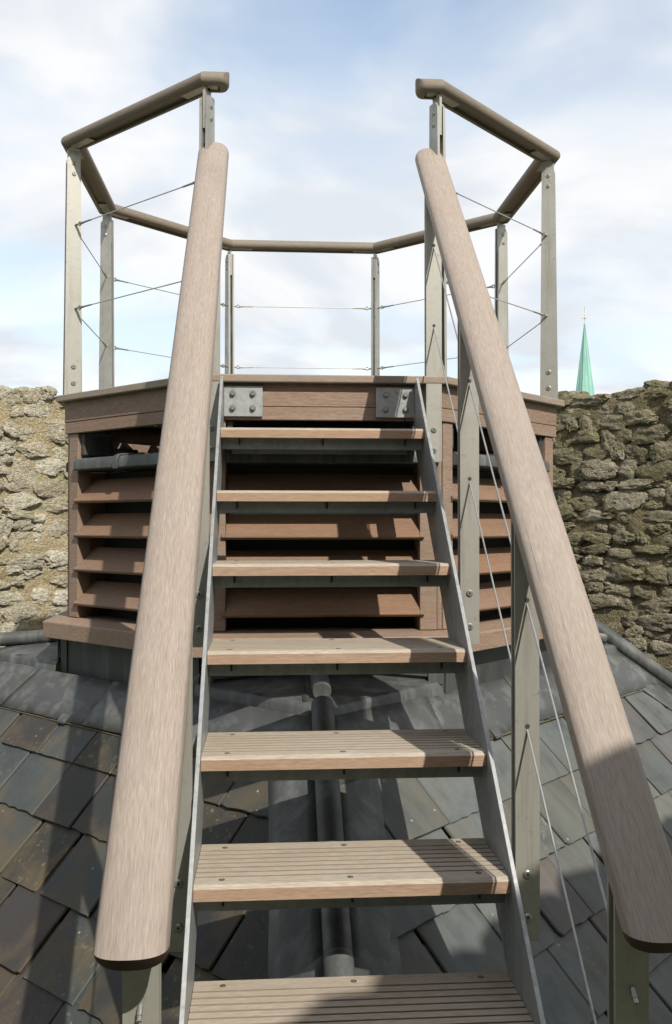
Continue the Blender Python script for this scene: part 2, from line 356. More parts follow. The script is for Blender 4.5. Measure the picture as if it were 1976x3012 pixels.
def rubble_wall(name, origin, ex, nrm, u0, u1, z0, ztop, variants, stone_m, mortar_m, seed, seen, hmin=.06, hmax=.15, cls=1.0):
    """wall face through origin, along ex, facing nrm (roof side)"""
    rnd = random.Random(seed); ex = Vector(ex); nrm = Vector(nrm); up = Vector((0, 0, 1))
    O = Vector(origin)
    top = lambda u: ztop + .05 * mn.noise(Vector((u * 1.3 + seed, 0, 0))) + .03 * mn.noise(Vector((u * 5 + seed, 3, 0)))
    nu = int((u1 - u0) / .035); nv = int((ztop - z0 + .1) / .035)
    v = []; f = []
    for j in range(nv + 1):
        for i in range(nu + 1):
            u = u0 + (u1 - u0) * i / nu; z = z0 + (top(u) - .035 - z0) * j / nv
            d = .014 + .022 * mn.fractal(Vector((u * 6 + seed, z * 6, 1.7)), .8, 2, 4) + .03 * mn.noise(Vector((u * 1.7, z * 1.7, seed)))
            v.append(O + ex * u + nrm * d + up * z)
    f = [(j * (nu + 1) + i, j * (nu + 1) + i + 1, (j + 1) * (nu + 1) + i + 1, (j + 1) * (nu + 1) + i) for j in range(nv) for i in range(nu)]
    b = len(v); thick = .75
    for i in range(nu + 1):      # top and back
        u = u0 + (u1 - u0) * i / nu
        v.append(O + ex * u - nrm * thick + up * (top(u) - .05)); v.append(O + ex * u - nrm * thick + up * z0)
    for i in range(nu):
        f.append((nv * (nu + 1) + i, nv * (nu + 1) + i + 1, b + 2 * i + 2, b + 2 * i)); f.append((b + 2 * i, b + 2 * i + 2, b + 2 * i + 3, b + 2 * i + 1))
    m = mesh(name, v, f)
    for p in m.polygons: p.use_smooth = True
    bm = bmesh.new(); bm.from_mesh(m); bmesh.ops.recalc_face_normals(bm, faces=bm.faces); bm.to_mesh(m); bm.free()
    wall = link(name, m, mortar_m)
    rot = frame((0, 0, 0), ex, -nrm, up).to_3x3()
    rest = MB(); n_obj = 0
    def put(u, z, sw, sh, dep, tilt, proud):
        nonlocal n_obj
        mm = rnd.choice(variants)
        S = Matrix.Diagonal((sw * 1.16 * rnd.choice((-1, 1)), dep, sh * 1.2 * rnd.choice((-1, 1)))).to_4x4()
        L = rot.to_4x4() @ Matrix.Rotation(tilt, 4, 'Y') @ Matrix.Rotation(rnd.uniform(-.16, .16), 4, 'Z') @ S
        P = O + ex * u + up * z + nrm * (proud + .02 - dep * .42)
        mw = Matrix.Translation(P) @ L
        if seen(pix(P)) and n_obj < 300:
            link('stone', mm, None, wall, mw); n_obj += 1
        else:
            vv = [mw @ x.co for x in mm.vertices]
            rest.add(vv[::1], [tuple(p.vertices) for p in mm.polygons]) if len(rest.f) < 0 else low.append((mw, rnd.randrange(4)))
    low = []
    z = z0 + .04
    while z < ztop + .02:
        h = rnd.uniform(hmin, hmax); u = u0 + rnd.uniform(0, .1)
        while u < u1:
            sw = rnd.uniform(.09, .31) * (1.0 if h > .1 else .8)
            zc = z + h / 2 + rnd.uniform(-.022, .022) + .03 * mn.noise(Vector((u * 1.5, z, seed + 4)))
            if zc + h * .5 < top(u + sw / 2) - .02:
                if rnd.random() > .05:
                    if h > .13 and sw < .2 and rnd.random() < .5:
                        put(u + sw / 2, zc + h * .25, sw * .95, h * .52, .16, rnd.uniform(-.2, .2), rnd.uniform(.012, .04))
                        put(u + sw / 2, zc - h * .28, sw * .9, h * .46, .16, rnd.uniform(-.2, .2), rnd.uniform(.012, .04))
                    else:
                        put(u + sw / 2, zc, sw * .99, h * rnd.uniform(.84, 1.05), rnd.uniform(.15, .24), rnd.uniform(-.11, .11), rnd.uniform(.012, .05))
            u += sw + rnd.uniform(.004, .026)
        z += h + rnd.uniform(.0, .014)
    u = u0                                # ragged coping row
    while u < u1:
        sw = rnd.uniform(.12, .32); sh = rnd.uniform(.07, .13)
        put(u + sw / 2, top(u + sw / 2) - .02 + rnd.uniform(-.02, .02), sw, sh, .30, rnd.uniform(-.15, .15), rnd.uniform(.0, .05)); u += sw + rnd.uniform(-.02, .02)
    # stones out of view: one coarse mass
    tmpl = []
    for k in range(4):
        bm = bmesh.new(); bmesh.ops.create_icosphere(bm, subdivisions=2, radius=.5)
        for vv in bm.verts:
            p = vv.co.normalized(); q = p / (abs(p.x) ** 3.5 + abs(p.y) ** 3.5 + abs(p.z) ** 3.5) ** (1 / 3.5)
            vv.co = q * (.5 + .09 * mn.noise(q * 2 + Vector((k * 7, 0, 0))))
        tmpl.append(([x.co.copy() for x in bm.verts], [tuple(x.index for x in fc.verts) for fc in bm.faces])); bm.free()
    for mw, k in low: rest.add([mw @ x for x in tmpl[k][0]], tmpl[k][1])
    if rest.f:
        r = link('stonework', rest.me('stonework'), stone_m, wall, smooth=True); r['kind'] = 'stuff'
    return wall, n_obj
q2 = math.sqrt(.5)
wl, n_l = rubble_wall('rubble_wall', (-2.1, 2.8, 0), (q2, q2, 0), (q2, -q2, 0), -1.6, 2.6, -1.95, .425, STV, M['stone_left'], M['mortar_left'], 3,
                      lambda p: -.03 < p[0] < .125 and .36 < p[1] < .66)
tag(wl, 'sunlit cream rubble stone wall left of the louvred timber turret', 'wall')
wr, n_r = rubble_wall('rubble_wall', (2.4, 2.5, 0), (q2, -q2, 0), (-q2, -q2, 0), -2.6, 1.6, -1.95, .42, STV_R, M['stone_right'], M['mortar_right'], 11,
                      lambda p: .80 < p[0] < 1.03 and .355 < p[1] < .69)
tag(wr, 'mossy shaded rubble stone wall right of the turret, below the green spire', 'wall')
# parapets behind the camera; the right one's whose shadow falls on the lower right of the stair; the left one, unseen, is added to cut sky fill
for nm_o, ex_, nr_, u0_, u1_, zt_w, sd_ in (((1.0, -5.4, 0), (-q2, -q2, 0), (-q2, q2, 0), -3.4, 1.45, 1.16, 29), ((-1.0, -5.4, 0), (-q2, q2, 0), (q2, q2, 0), -1.45, 3.4, .95, 31)):
    wn_, n_n = rubble_wall('unseen_parapet', nm_o, ex_, nr_, u0_, u1_, -2.8, zt_w, STV, M['stone_left'], M['mortar_left'], sd_, lambda p: False, .14, .26)
    tag(wn_, kind='structure')

# ---- roof: square pyramid, hips towards the stair, left, right and back
HX, ZA, ML = -.03, -.160, .70           # hip line x, apex height, drop per metre of |x|+|y|
SF = math.sqrt(1 + 2 * ML * ML) / math.sqrt(2)     # slope distance per unit of |x|+|y|
L1E = 4.6
zr = lambda l: ZA - ML * l
_d = [(1, 0), (0, 1), (-1, 0), (0, -1)]
m = mesh('roof', [(HX + l * x, l * y, zr(l) - .02) for l in (1.46, L1E) for x, y in _d], [(i, (i + 1) % 4, 4 + (i + 1) % 4, 4 + i) for i in range(4)])
roof = tag(link('roof', m, M['slate_left']), kind='structure')
roof.data.materials[0] = M['gap']
def plane_frame(sx):
    """x along the course (towards +sx ... ), y down the slope, z out of the roof"""
    dn = Vector((sx * 1, -1, -2 * ML)).normalized()
    al = Vector((1, sx, 0)).normalized() if sx > 0 else Vector((1, 1 * -sx * -1, 0)).normalized()
    if sx < 0: al = Vector((1, -1, 0)).normalized()
    nn = al.cross(dn).normalized()
    if nn.z < 0: al = -al; nn = -nn
    return frame((HX, 0, ZA), al, dn, nn)
def clip(poly, a, b, c):          # keep a*x+b*y<=c
    o = []
    for i in range(len(poly)):
        p, q = poly[i], poly[(i + 1) % len(poly)]
        dp = a * p[0] + b * p[1] - c; dq = a * q[0] + b * q[1] - c
        if dp <= 0: o.append(p)
        if (dp < 0) != (dq < 0) and dp != dq:
            s = dp / (dp - dq); o.append((p[0] + (q[0] - p[0]) * s, p[1] + (q[1] - p[1]) * s))
    return o
HK = .7071 / SF                    # hip line |a| = HK * b in plane coords
def slate_course(sx, l_tail, rnd, F, mat_):
    b1 = l_tail * SF; b0 = max(b1 - .40, 1.49 * SF)
    lim = HK * b1
    a = -lim - rnd.uniform(0, .25); cnt = 0
    while a < lim:
        wd = rnd.uniform(.225, .30)
        jag = rnd.random()
        n = 9
        tail = [(a + .003 + (wd - .006) * i / n, b1 + rnd.uniform(-.0012, .0012) + (rnd.uniform(-.006, .002) if jag > .5 else 0)) for i in range(n + 1)]
        if rnd.random() < .3: tail[0] = (tail[0][0] + rnd.uniform(.006, .022), tail[0][1] - .006)
        if rnd.random() < .35: tail[-1] = (tail[-1][0] - .014, tail[-1][1] - .012)
        poly = [(a + .003, b0)] + tail + [(a + wd - .003, b0)]
        poly = clip(poly, 1, -HK, -.06); poly = clip(poly, -1, -HK, -.06)
        if len(poly) >= 3:
            xs = [p[0] for p in poly]
            if max(xs) - min(xs) > .05:
                th = rnd.uniform(.006, .010); cx = sum(xs) / len(xs)
                tilt = rnd.uniform(-.006, .006); lift = rnd.uniform(0, .004)
                def zt(p): return .004 + lift + .020 * (p[1] - b1 + .40) / .40 + tilt * (p[0] - cx)
                nn = len(poly)
                inset = .004
                cy = sum(p[1] for p in poly) / nn
                v = [(p[0] - cx, p[1] - cy, zt(p)) for p in poly] + [(p[0] - cx, p[1] - cy, zt(p) + th * .55) for p in poly] + \
                    [((p[0] - cx) * (1 - inset * 2 / .26), (p[1] - cy) * (1 - inset * 2 / .4), zt(p) + th) for p in poly]
                f = [tuple(range(2 * nn, 3 * nn))] + [(i, (i + 1) % nn, nn + (i + 1) % nn, nn + i) for i in range(nn)] + [(nn + i, nn + (i + 1) % nn, 2 * nn + (i + 1) % nn, 2 * nn + i) for i in range(nn)]
                me_ = mesh('slate', v, f)
                link('slate', me_, mat_, roof, F @ Matrix.Translation((cx, cy, 0))); cnt += 1
        a += wd
    return cnt
rs = random.Random(5)
FL, FR = plane_frame(-1), plane_frame(1)
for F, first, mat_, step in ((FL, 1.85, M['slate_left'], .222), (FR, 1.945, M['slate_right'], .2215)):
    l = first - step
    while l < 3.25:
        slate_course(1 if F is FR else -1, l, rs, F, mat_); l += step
# lower courses, out of view: coarse sheet just above the deck
def roof_poly(pts, z=0.): return [(p[0], p[1], z) for p in pts]
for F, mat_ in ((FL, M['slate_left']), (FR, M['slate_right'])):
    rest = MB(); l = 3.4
    while l < 4.55:
        b1 = l * SF; lim = HK * b1 - .05; a = -lim
        while a < lim - .1:
            rest.box(a + .003, min(a + .26, lim), b1 - .25, b1, .008, .02); a += .26
        l += .222
    r = link('slate_rows', rest.me('slate_rows'), mat_, roof, F); r['kind'] = 'stuff'
# ---- lead work on the roof (all parts of the roof)
TC = math.tan(R_(22.5))
AC = 1.07                          # lead kerb: distance of each face from the centre
def strip(name, pts_low, pts_high, z, mat_, F, th=.006, wob=.003, n=14, seed=0):
    """sheet between two lines in plane coords, gently uneven"""
    v = []; f = []
    for j in range(5):
        for i in range(n + 1):
            s = i / n; t = j / 4
            p = Vector(pts_high[0]).lerp(Vector(pts_high[1]), s).lerp(Vector(pts_low[0]).lerp(Vector(pts_low[1]), s), t)
            zz = z + wob * mn.noise(Vector((p.x * 5 + seed, p.y * 5, seed)))
            if j == 4: zz -= .004; p = p + Vector((0, .004 * mn.noise(Vector((p.x * 11, seed, 1)))))
            v.append((p.x, p.y, zz))
    f = [(j * (n + 1) + i, j * (n + 1) + i + 1, (j + 1) * (n + 1) + i + 1, (j + 1) * (n + 1) + i) for j in range(4) for i in range(n)]
    m_ = mesh(name, v, f)
    o = link(name, m_, mat_, roof, F, smooth=True)
    so_ = o.modifiers.new('thick', 'SOLIDIFY'); so_.thickness = th; so_.offset = 1
    return o
for F, lo, sd in ((FL, 1.70, 1), (FR, 1.717, 2)):
    bl, bh = lo * SF, 1.495 * SF
    cuts = [-1.0, -.52, .0, .5, 1.0]
    for i in range(4):
        lw, hw = HK * bl, HK * bh
        strip('lead_apron', [(lw * cuts[i] - .004, bl), (lw * cuts[i + 1] + .004, bl)], [(hw * cuts[i], bh), (hw * cuts[i + 1], bh)], .036 + .004 * (i % 2), M['lead'], F, seed=sd * 10 + i)
        pe = [(lw * (cuts[i] + (cuts[i + 1] - cuts[i]) * t_ / 12), bl + .004 + .003 * mn.noise(Vector((t_, i, sd))), .030 + .003 * mn.noise(Vector((t_ * .7, i, sd + 5)))) for t_ in range(13)]
        link('stained_edge', MB().tube(pe, .0036, 5).me('stained_edge'), M['ochre'], roof, F)
    # turned-up lead clips holding the apron's lower edge
    for a in ((-.335, .135) if F is FL else (-.29, .30, -.62)):
        mb = MB(); mb.prism([(-.022, 0), (.012, 0), (.020, .004), (.012, .010), (-.022, .010)], -.024, .024)
        link('lead_clip', mb.me('lead_clip'), M['lead'], roof, F @ T(a, bl - .004, .036), bevel=.003)
# hip flashings and rolls: front, left, right (back hip lies out of sight)
def hip(dirv, l0, l1, flash=.168, name='hip_roll', segs=3):
    d = Vector((dirv[0], dirv[1], -ML)).normalized(); side = Vector((-dirv[1], dirv[0], 0)); nrm = d.cross(side)
    if nrm.z < 0: nrm = -nrm
    O = Vector((HX, 0, ZA))
    k = math.sqrt(1 + ML * ML)
    ls = [l0 + (l1 - l0) * i / segs for i in range(segs + 1)]
    for i in range(segs):
        for s in (-1, 1):
            a, b = ls[i] - .06, ls[i + 1]
            # flashing wing on the adjoining plane
            v = []; nn = 12
            for j in range(nn + 1):
                for q in range(5):
                    l = a + (b - a) * j / nn; x = .03 + (flash + .004 * mn.noise(Vector((l * 6, s, i))) - .03) * q / 4
                    p = Vector((HX, 0, 0)) + Vector((dirv[0], dirv[1], 0)) * l + side * s * x
                    lz = abs(p.x - HX) + abs(p.y)
                    v.append((p.x, p.y, zr(lz) + .050 + .006 * (1 - j / nn) * 0 + .004 * i + .003 * mn.noise(Vector((l * 7, x * 9, s))) - (.006 if q == 4 else 0)))
            f = [(j * 5 + q, j * 5 + q + 1, (j + 1) * 5 + q + 1, (j + 1) * 5 + q) for j in range(nn) for q in range(4)]
            o = link('lead_flashing', mesh('lead_flashing', v, f), M['lead'], roof, smooth=True)
            so_ = o.modifiers.new('thick', 'SOLIDIFY'); so_.thickness = .006; so_.offset = 0
        a, b = ls[i] - .05, ls[i + 1]
        p0 = O + d * (a * k) + nrm * .072; p1 = O + d * (b * k) + nrm * (.066)
        r = .036 + .0015 * i
        mb = MB(); pts = [p0 + (p1 - p0) * t for t in (0, .006, .02, .3, .6, .98, .995, 1)]
        mb.tube(pts, [r * .93, r * .98, r, r, r, r * 1.01, r * 1.0, r * .93], 20)
        link(name, mb.me(name, autosmooth=50), M['lead'], roof)
        mb = MB()                     # the core under the roll, so that it does not float
        mb.box(-.02, .02, 0, (b - a) * k, -.05, .02)
        link('roll_core', mb.me('roll_core'), M['lead_dark'], roof, frame(p0, d.cross(nrm), d, nrm))
hip((0, -1), 1.52, 3.6, segs=3)
hip((-1, 0), 1.60, 3.6)
hip((1, 0), 1.40, 3.6)
# clips at the flashing edges beside the front hip
for F, al_, ls_ in ((FL, 1, (1.86, 2.6)), (FR, -1, (1.83, 2.55))):
    for l in ls_:
        lt = l + .150; bb = lt * SF; aa = al_ * (HK * bb - .150 * 1.4142 * 1.0)
        mb = MB().prism([(-.026, 0), (.026, 0), (.026, .005), (-.026, .005)], -.022, .022)
        link('lead_clip', mb.me('lead_clip'), M['lead_dark'], roof, F @ T(aa, bb, .058) @ RZ(al_ * R_(35)), bevel=.006)
# lead saddles filling the corners between the octagon kerb and the square roof
def saddle(rot):
    A = AC; c = A * TC; tip = A + c - .005
    zl = -1.143; zb = -1.098
    n = 10; v = []; f = []; mi = []
    Rm = RZ(rot)
    mb = MB()
    for s in (-1, 1):
        a = Vector((s * c, -A, zl + .004)); t = Vector((0, -tip, zl - .004)); mid = Vector((0, -A, zb))
        for j in range(n):
            for i in range(n - j):
                def P(i, j):
                    u, w_ = i / n, j / n
                    p = mid * (1 - u - w_) + a * u + t * w_
                    p = p + Vector((0, 0, .004 * mn.noise(p * 9))) if 0 < u + w_ < 1 and i and j else p
                    return p
                mb.add([P(i, j), P(i + 1, j), P(i, j + 1)], [(0, 1, 2)])
                if i + j < n - 1: mb.add([P(i + 1, j), P(i + 1, j + 1), P(i, j + 1)], [(0, 1, 2)])
        # rounded lip down to the apron
        nl = 14
        for i in range(nl):
            for j, (o0, z0_, o1, z1_) in enumerate(((0, 0, .006, -.004), (.006, -.004, .010, -.014), (.010, -.014, .016, -.058))):
                def Q(s_, o_, z_):
                    p = a.lerp(t, s_); nr = Vector((s, -1, 0)).normalized()
                    return p + nr * o_ + Vector((0, 0, z_ + (.003 * mn.noise(Vector((s_ * 9, s, rot))) if z_ < -.05 else 0)))
                mb.add([Q(i / nl, o0, z0_), Q((i + 1) / nl, o0, z0_), Q((i + 1) / nl, o1, z1_), Q(i / nl, o1, z1_)], [(0, 1, 2, 3)])
    me_ = mb.me('lead_saddle', fix=False)
    bm = bmesh.new(); bm.from_mesh(me_); bmesh.ops.remove_doubles(bm, verts=bm.verts, dist=.0004); bmesh.ops.recalc_face_normals(bm, faces=bm.faces); bm.to_mesh(me_); bm.free()
    for p in me_.polygons: p.use_smooth = True
    me_.set_sharp_from_angle(angle=R_(50))
    link('lead_saddle', me_, M['lead'], roof, T(HX * .5, 0, 0) @ Rm)
    # cover flashing dressed down the kerb, its lower edge standing just clear of the saddle
    cf = MB(); lo_ = [(-c + .004, zl + .018), (-c * .5, (zl + zb) / 2 + .017), (0, zb + .016), (c * .5, (zl + zb) / 2 + .017), (c - .004, zl + .018)]
    pv = [(x, -A - .0025, z) for x, z in lo_] + [(x, -A - .0025, -1.0365) for x, z in lo_]; pw = [(x, -A - .0095 - (.003 if k < 5 else 0), z) for k, (x, y, z) in enumerate(pv)]
    cf.add(pv + pw, [(k, k + 1, k + 6, k + 5) for k in range(4)] + [(10 + k, 10 + k + 5, 10 + k + 6, 10 + k + 1) for k in range(4)] + [(k, 10 + k, 11 + k, k + 1) for k in range(4)] + [(0, 5, 15, 10), (4, 14, 19, 9)])
    link('cover_flashing', cf.me('cover_flashing'), M['lead'], roof, Rm)
    # short roll along the saddle ridge with a rounded nose, welted joint beside it
    mb = MB(); p0 = Vector((-.01, -A, zb + .02)); p1 = Vector((-.01, -tip + (.10 if rot == 0 else -.14 if rot < 0 else .06), zl + .03))
    pts = [p0 + (p1 - p0) * t_ for t_ in (0, .4, .8, .95, .985, 1)]
    mb.tube(pts, [.031, .031, .032, .032, .0315, .029], 18)
    link('saddle_roll', mb.me('saddle_roll', autosmooth=60), M['lead'], roof, T(HX * .5, 0, 0) @ Rm)
    mb = MB(); mb.prism([(-.16, 0), (.16, 0), (.16, .008), (-.16, .008)], -.006, .006)
    q0 = Vector((-.075, -A - .01, zb - .004)); q1 = Vector((-.062, -tip + .06, zl + .004)); dd = (q1 - q0)
    fr = frame((q0 + q1) / 2, Vector((1, 0, 0)), dd.normalized(), Vector((1, 0, 0)).cross(dd.normalized()))
    link('lead_welt', mb.me('lead_welt'), M['lead_dark'], roof, T(HX * .5, 0, 0) @ Rm @ fr)
for r_ in (0, math.pi / 2, -math.pi / 2): saddle(r_)

# ================================================================== SPIRE
ang = math.atan((1721 - 988) / 2800) + .0711; DS = 130.0
sx_, sy_ = cam.location.x + DS * math.sin(ang), cam.location.y + DS * math.cos(ang)
dep = DS * math.cos(ang - .0711)
zpx = lambda y: cam.location.z + (1506 + .0121 * 2800 - y) / 2800 * dep
sp = tag(empty('church_spire', (sx_, sy_, -24)), 'slender green copper church spire rising behind the right stone wall', 'spire')
ztip, zwall = zpx(958), zpx(1134); hw = .5 * 45 / 2800 * dep
zbase = zwall - 9; rb = hw * (ztip - zbase) / (ztip - zwall)
mb = MB(); n = 8; v = []
for k in range(n * 2):
    a = math.pi * k / n + .2; rr = rb * (1.0 if k % 2 == 0 else .965)
    v.append((rr * math.cos(a), rr * math.sin(a), zbase + 24))
v2 = [(x * .035, y * .035, ztip + 24) for x, y, z in v]
mb.add(v + v2, [(i, (i + 1) % 16, 16 + (i + 1) % 16, 16 + i) for i in range(16)] + [tuple(range(16, 32))])
link('spire_cone', mb.me('spire_cone'), M['copper'], sp)
for k in range(8):
    a = 2 * math.pi * k / 8 + .2; mb = MB()
    mb.tube([(rb * math.cos(a), rb * math.sin(a), zbase + 24), (rb * .04 * math.cos(a), rb * .04 * math.sin(a), ztip + 24)], [.10, .03], 6)
    link('rib', mb.me('rib'), M['copper'], sp)
mb = MB(); mb.box(-rb * 1.05, rb * 1.05, -rb * 1.05, rb * 1.05, 0, zbase + 24); link('tower', mb.me('tower'), M['tower_stone'], sp)
u_ = dep / 2800                      # one source pixel at the spire
mb = MB(); zt = ztip + 24
mb.tube([(0, 0, zt - 1 * u_), (0, 0, zt + 1 * u_), (0, 0, zt + 4 * u_), (0, 0, zt + 8 * u_), (0, 0, zt + 13 * u_)], [1.6 * u_, 2.6 * u_, 2.9 * u_, 1.6 * u_, .5 * u_], 10)
fin = link('finial', mb.me('finial', autosmooth=60), M['copper'], sp)
mb = MB(); mb.tube([(0, 0, zt + 11 * u_), (0, 0, zt + 60 * u_)], .42 * u_, 6); link('finial_rod', mb.me('finial_rod'), M['cable'], fin)
mb = MB(); mb.tube([(0, 0, zt + 20 * u_), (0, 0, zt + 23 * u_), (0, 0, zt + 26 * u_)], [.6 * u_, 2.4 * u_, .6 * u_], 8)
mb.box(-8 * u_, 8 * u_, -.5 * u_, .5 * u_, zt + 22.4 * u_, zt + 23.6 * u_); link('cardinal_arms', mb.me('cardinal_arms'), M['cable'], fin)
mb = MB(); mb.box(-3 * u_, 5 * u_, -.3 * u_, .3 * u_, zt + 34 * u_, zt + 40 * u_); mb.box(.5 * u_, 5 * u_, -.3 * u_, .3 * u_, zt + 40.1 * u_, zt + 48 * u_); link('vane', mb.me('vane'), M['gilt'], fin)

# ================================================================== TURRET (octagonal louvred timber box)
turret = tag(empty('louvred_turret', (0, 0, -1.2)), 'octagonal louvred hardwood turret carrying the deck at the stair head', 'turret')
TU = T(0, 0, 1.2)                    # parent offset: parts below are given in world coordinates
def face_frame(i):
    th = R_(-90 + 45 * i)
    return frame((0, 0, 0), (math.sin(th), -math.cos(th), 0), (math.cos(th), math.sin(th), 0), (0, 0, 1))
def fboard(name, F, y0, y1, z0, z1, mat_, parent=turret, x0=None, x1=None, bev=.003, mit=TC, shift=0.):
    """horizontal board on a turret face; whole width with mitred ends unless x0/x1 given"""
    mb = MB(); poly = [(y0, z0), (y1, z0), (y1, z1), (y0, z1)]
    if x0 is None: mb.prism(poly, 0, 0, mit)
    else: mb.prism(poly, x0, x1)
    pm = parent.matrix_local.inverted() if parent is not turret else Matrix.Identity(4)
    return link(name, mb.me(name), mat_, parent, (TU @ F) if parent is turret else F, bevel=bev)
NA, FA, SA = 1.095, 1.062, 1.142
ZT = -.020
for i in range(8):
    F = face_frame(i)
    fboard('deck_nosing', F, .93, NA, ZT - .028, ZT, M['nosing_wood'], bev=.004)
    fboard('fascia_board', F, FA - .035, FA, -.132, ZT - .0285, M['cladding'], bev=.002)
    if i % 2 == 1 or i == 0:     # lower fascia is pieced from two lengths
        xs = (-.441, -.262 if i != 1 else .25, .441)
        if i == 0: xs = (-.441, -.300, .441)
        if i == 7: xs = (-.441, -.285, .441)
        for a, b in zip(xs[:-1], xs[1:]): fboard('fascia_board', F, FA - .035, FA - .002, -.181, -.1335, M['cladding'], x0=a + .001, x1=b - .001, bev=.002)
    else: fboard('fascia_board', F, FA - .035, FA - .002, -.181, -.1335, M['cladding'], bev=.002)
    # sill with a weathered top
    mb = MB(); mb.prism([(.90, -1.035), (SA, -1.035), (SA, -.970), (SA - .004, -.966), (FA - .02, -.954), (.90, -.950)], 0, 0, TC)
    link('sill_board', mb.me('sill_board'), M['cladding'], turret, TU @ F, bevel=.003)
    # louvre panel
    pn = empty('louvre_panel', parent=turret, mw=TU @ F)
    hw_ = FA * TC - .004
    fp = lambda nm, *a, **k: fboard(nm, Matrix.Identity(4), *a, parent=pn, **k)
    for s in (-1, 1):
        mb = MB(); x0, x1 = sorted((s * .357, s * (hw_ - .016)))
        mb.box(x0, x1, FA - .075, FA - .010, -.953, -.1825); link('stile', mb.me('stile'), M['cladding'], pn, T(0, 0, 0), bevel=.003)
        mb = MB(); x0, x1 = sorted((s * (hw_ - .0145), s * (hw_ - .002)))
        mb.box(x0, x1, FA - .060, FA - .016, -.953, -.1825); link('corner_bead', mb.me('corner_bead'), M['cladding'], pn, bevel=.003)
        mb = MB(); x0, x1 = sorted((s * .357, s * .371))
        mb.box(x0, x1, FA - .147, FA - .0755, -.953, -.345); link('cheek', mb.me('cheek'), M['louvre_wood'], pn)
    for k, z in enumerate((-.463, -.606, -.748, -.890)):
        yf = FA + .004
        mb = MB()
        mb.prism([(yf, z), (yf, z - .005), (yf - .009, z - .013), (yf - .100, z + .073), (yf - .100, z + .089)], -.356, .356)
        mb.prism([(yf, z - .0005), (yf, z - .0045), (yf - .0085, z - .0125), (yf - .0125, z - .010), (yf - .0125, z + .0105)], -.371, -.3562)
        mb.prism([(yf, z - .0005), (yf, z - .0045), (yf - .0085, z - .0125), (yf - .0125, z - .010), (yf - .0125, z + .0105)], .3562, .371)
        link('louvre_slat', mb.me('louvre_slat'), M['louvre_wood'], pn, bevel=.0015)
    # bird screen behind the slats
    mb = MB(); mb.box(-.38, .38, FA - .150, FA - .146, -.95, -.345); link('bird_screen', mb.me('bird_screen'), M['screen'], pn)
    # lead gutter lip in the slot under the fascia
    mb = MB(); yl = FA + .012
    mb.prism([(FA - .17, -.338), (yl - .004, -.338), (yl, -.334), (yl, -.306), (yl - .006, -.294), (yl - .018, -.289), (FA - .17, -.276)], -.3555, .3555)
    lip = link('lead_lip', mb.me('lead_lip', autosmooth=40), M['lead'], pn)
    mb = MB(); mb.prism([(FA - .12, -.272), (yl - .014, -.281), (yl + .003, -.290), (yl + .010, -.304), (yl + .010, -.343), (yl + .0005, -.343), (yl + .0005, -.306), (yl - .0055, -.2935), (yl - .0175, -.2885), (FA - .12, -.2815)], -.014, .014)
    link('lead_strap', mb.me('lead_strap', autosmooth=30), M['lead'], lip, T(-.02 if i != 7 else .06, 0, 0), bevel=.003)
    for s in (-1, 1):                # lead cheeks at the ends of the slot
        mb = MB(); x0, x1 = sorted((s * .3555, s * .330))
        mb.box(x0, x1, FA - .17, FA - .022, -.2755, -.1815); link('lead_cheek', mb.me('lead_cheek'), M['lead_dark'], pn, bevel=.006)
    # lead kerb below the sill with a welted strip over each corner
    fboard('lead_kerb', F, AC - .02, AC, -1.30, -1.0355, M['lead_dark'], bev=.002)
    mb = MB(); hw2 = AC * TC
    mb.box(-hw2 + .004, -hw2 + .062, AC + (.0135 if i % 2 == 0 else .0005), AC + (.019 if i % 2 == 0 else .007), (-1.150 if i % 2 == 0 else -1.205) + .008 * random.random(), -1.037); link('lead_welt', mb.me('lead_welt'), M['lead'], turret, TU @ F, bevel=.002)
    mb = MB(); mb.box(hw2 - .045, hw2 - .002, AC + (.0135 if i % 2 == 0 else .0005), AC + (.018 if i % 2 == 0 else .006), -1.148 if i % 2 == 0 else -1.198, -1.037); link('lead_welt', mb.me('lead_welt'), M['lead_dark'], turret, TU @ F, bevel=.002)
for k in range(14):                   # deck boards
    y = -.93 + .133 * k + .066
    half = min(.925, 1.309 - abs(y) - .066 * (1 if abs(y) > .38 else 0)) if abs(y) > .384 else .925
    half = max(.2, min(.925, .93 * 1.4142 - (abs(y) + .066)))
    mb = MB(); mb.box(-half, half, y - .064, y + .064, ZT - .030, ZT - .003); link('deck_board', mb.me('deck_board'), M['tread_top'], turret, TU, bevel=.003)
mb = MB(); mb.prism([(-.2, -.004), (.2, -.004), (.2, 0), (-.2, 0)], -.2, .2)
mb = MB(); v = [(.9 * math.cos(R_(22.5 + 45 * k)), .9 * math.sin(R_(22.5 + 45 * k)), z) for z in (-1.03, -.99) for k in range(8)]
mb.add(v, [tuple(range(7, -1, -1)), tuple(range(8, 16))] + [(k, (k + 1) % 8, 8 + (k + 1) % 8, 8 + k) for k in range(8)])
link('inner_floor', mb.me('inner_floor'), M['gap'], turret, TU)
mb = MB(); v = [(.72 * math.cos(R_(22.5 + 45 * k)), .72 * math.sin(R_(22.5 + 45 * k)), z) for z in (-.98, -.055) for k in range(8)]
mb.add(v, [(k, (k + 1) % 8, 8 + (k + 1) % 8, 8 + k) for k in range(8)])
link('inner_lining', mb.me('inner_lining'), M['gap'], turret, TU)

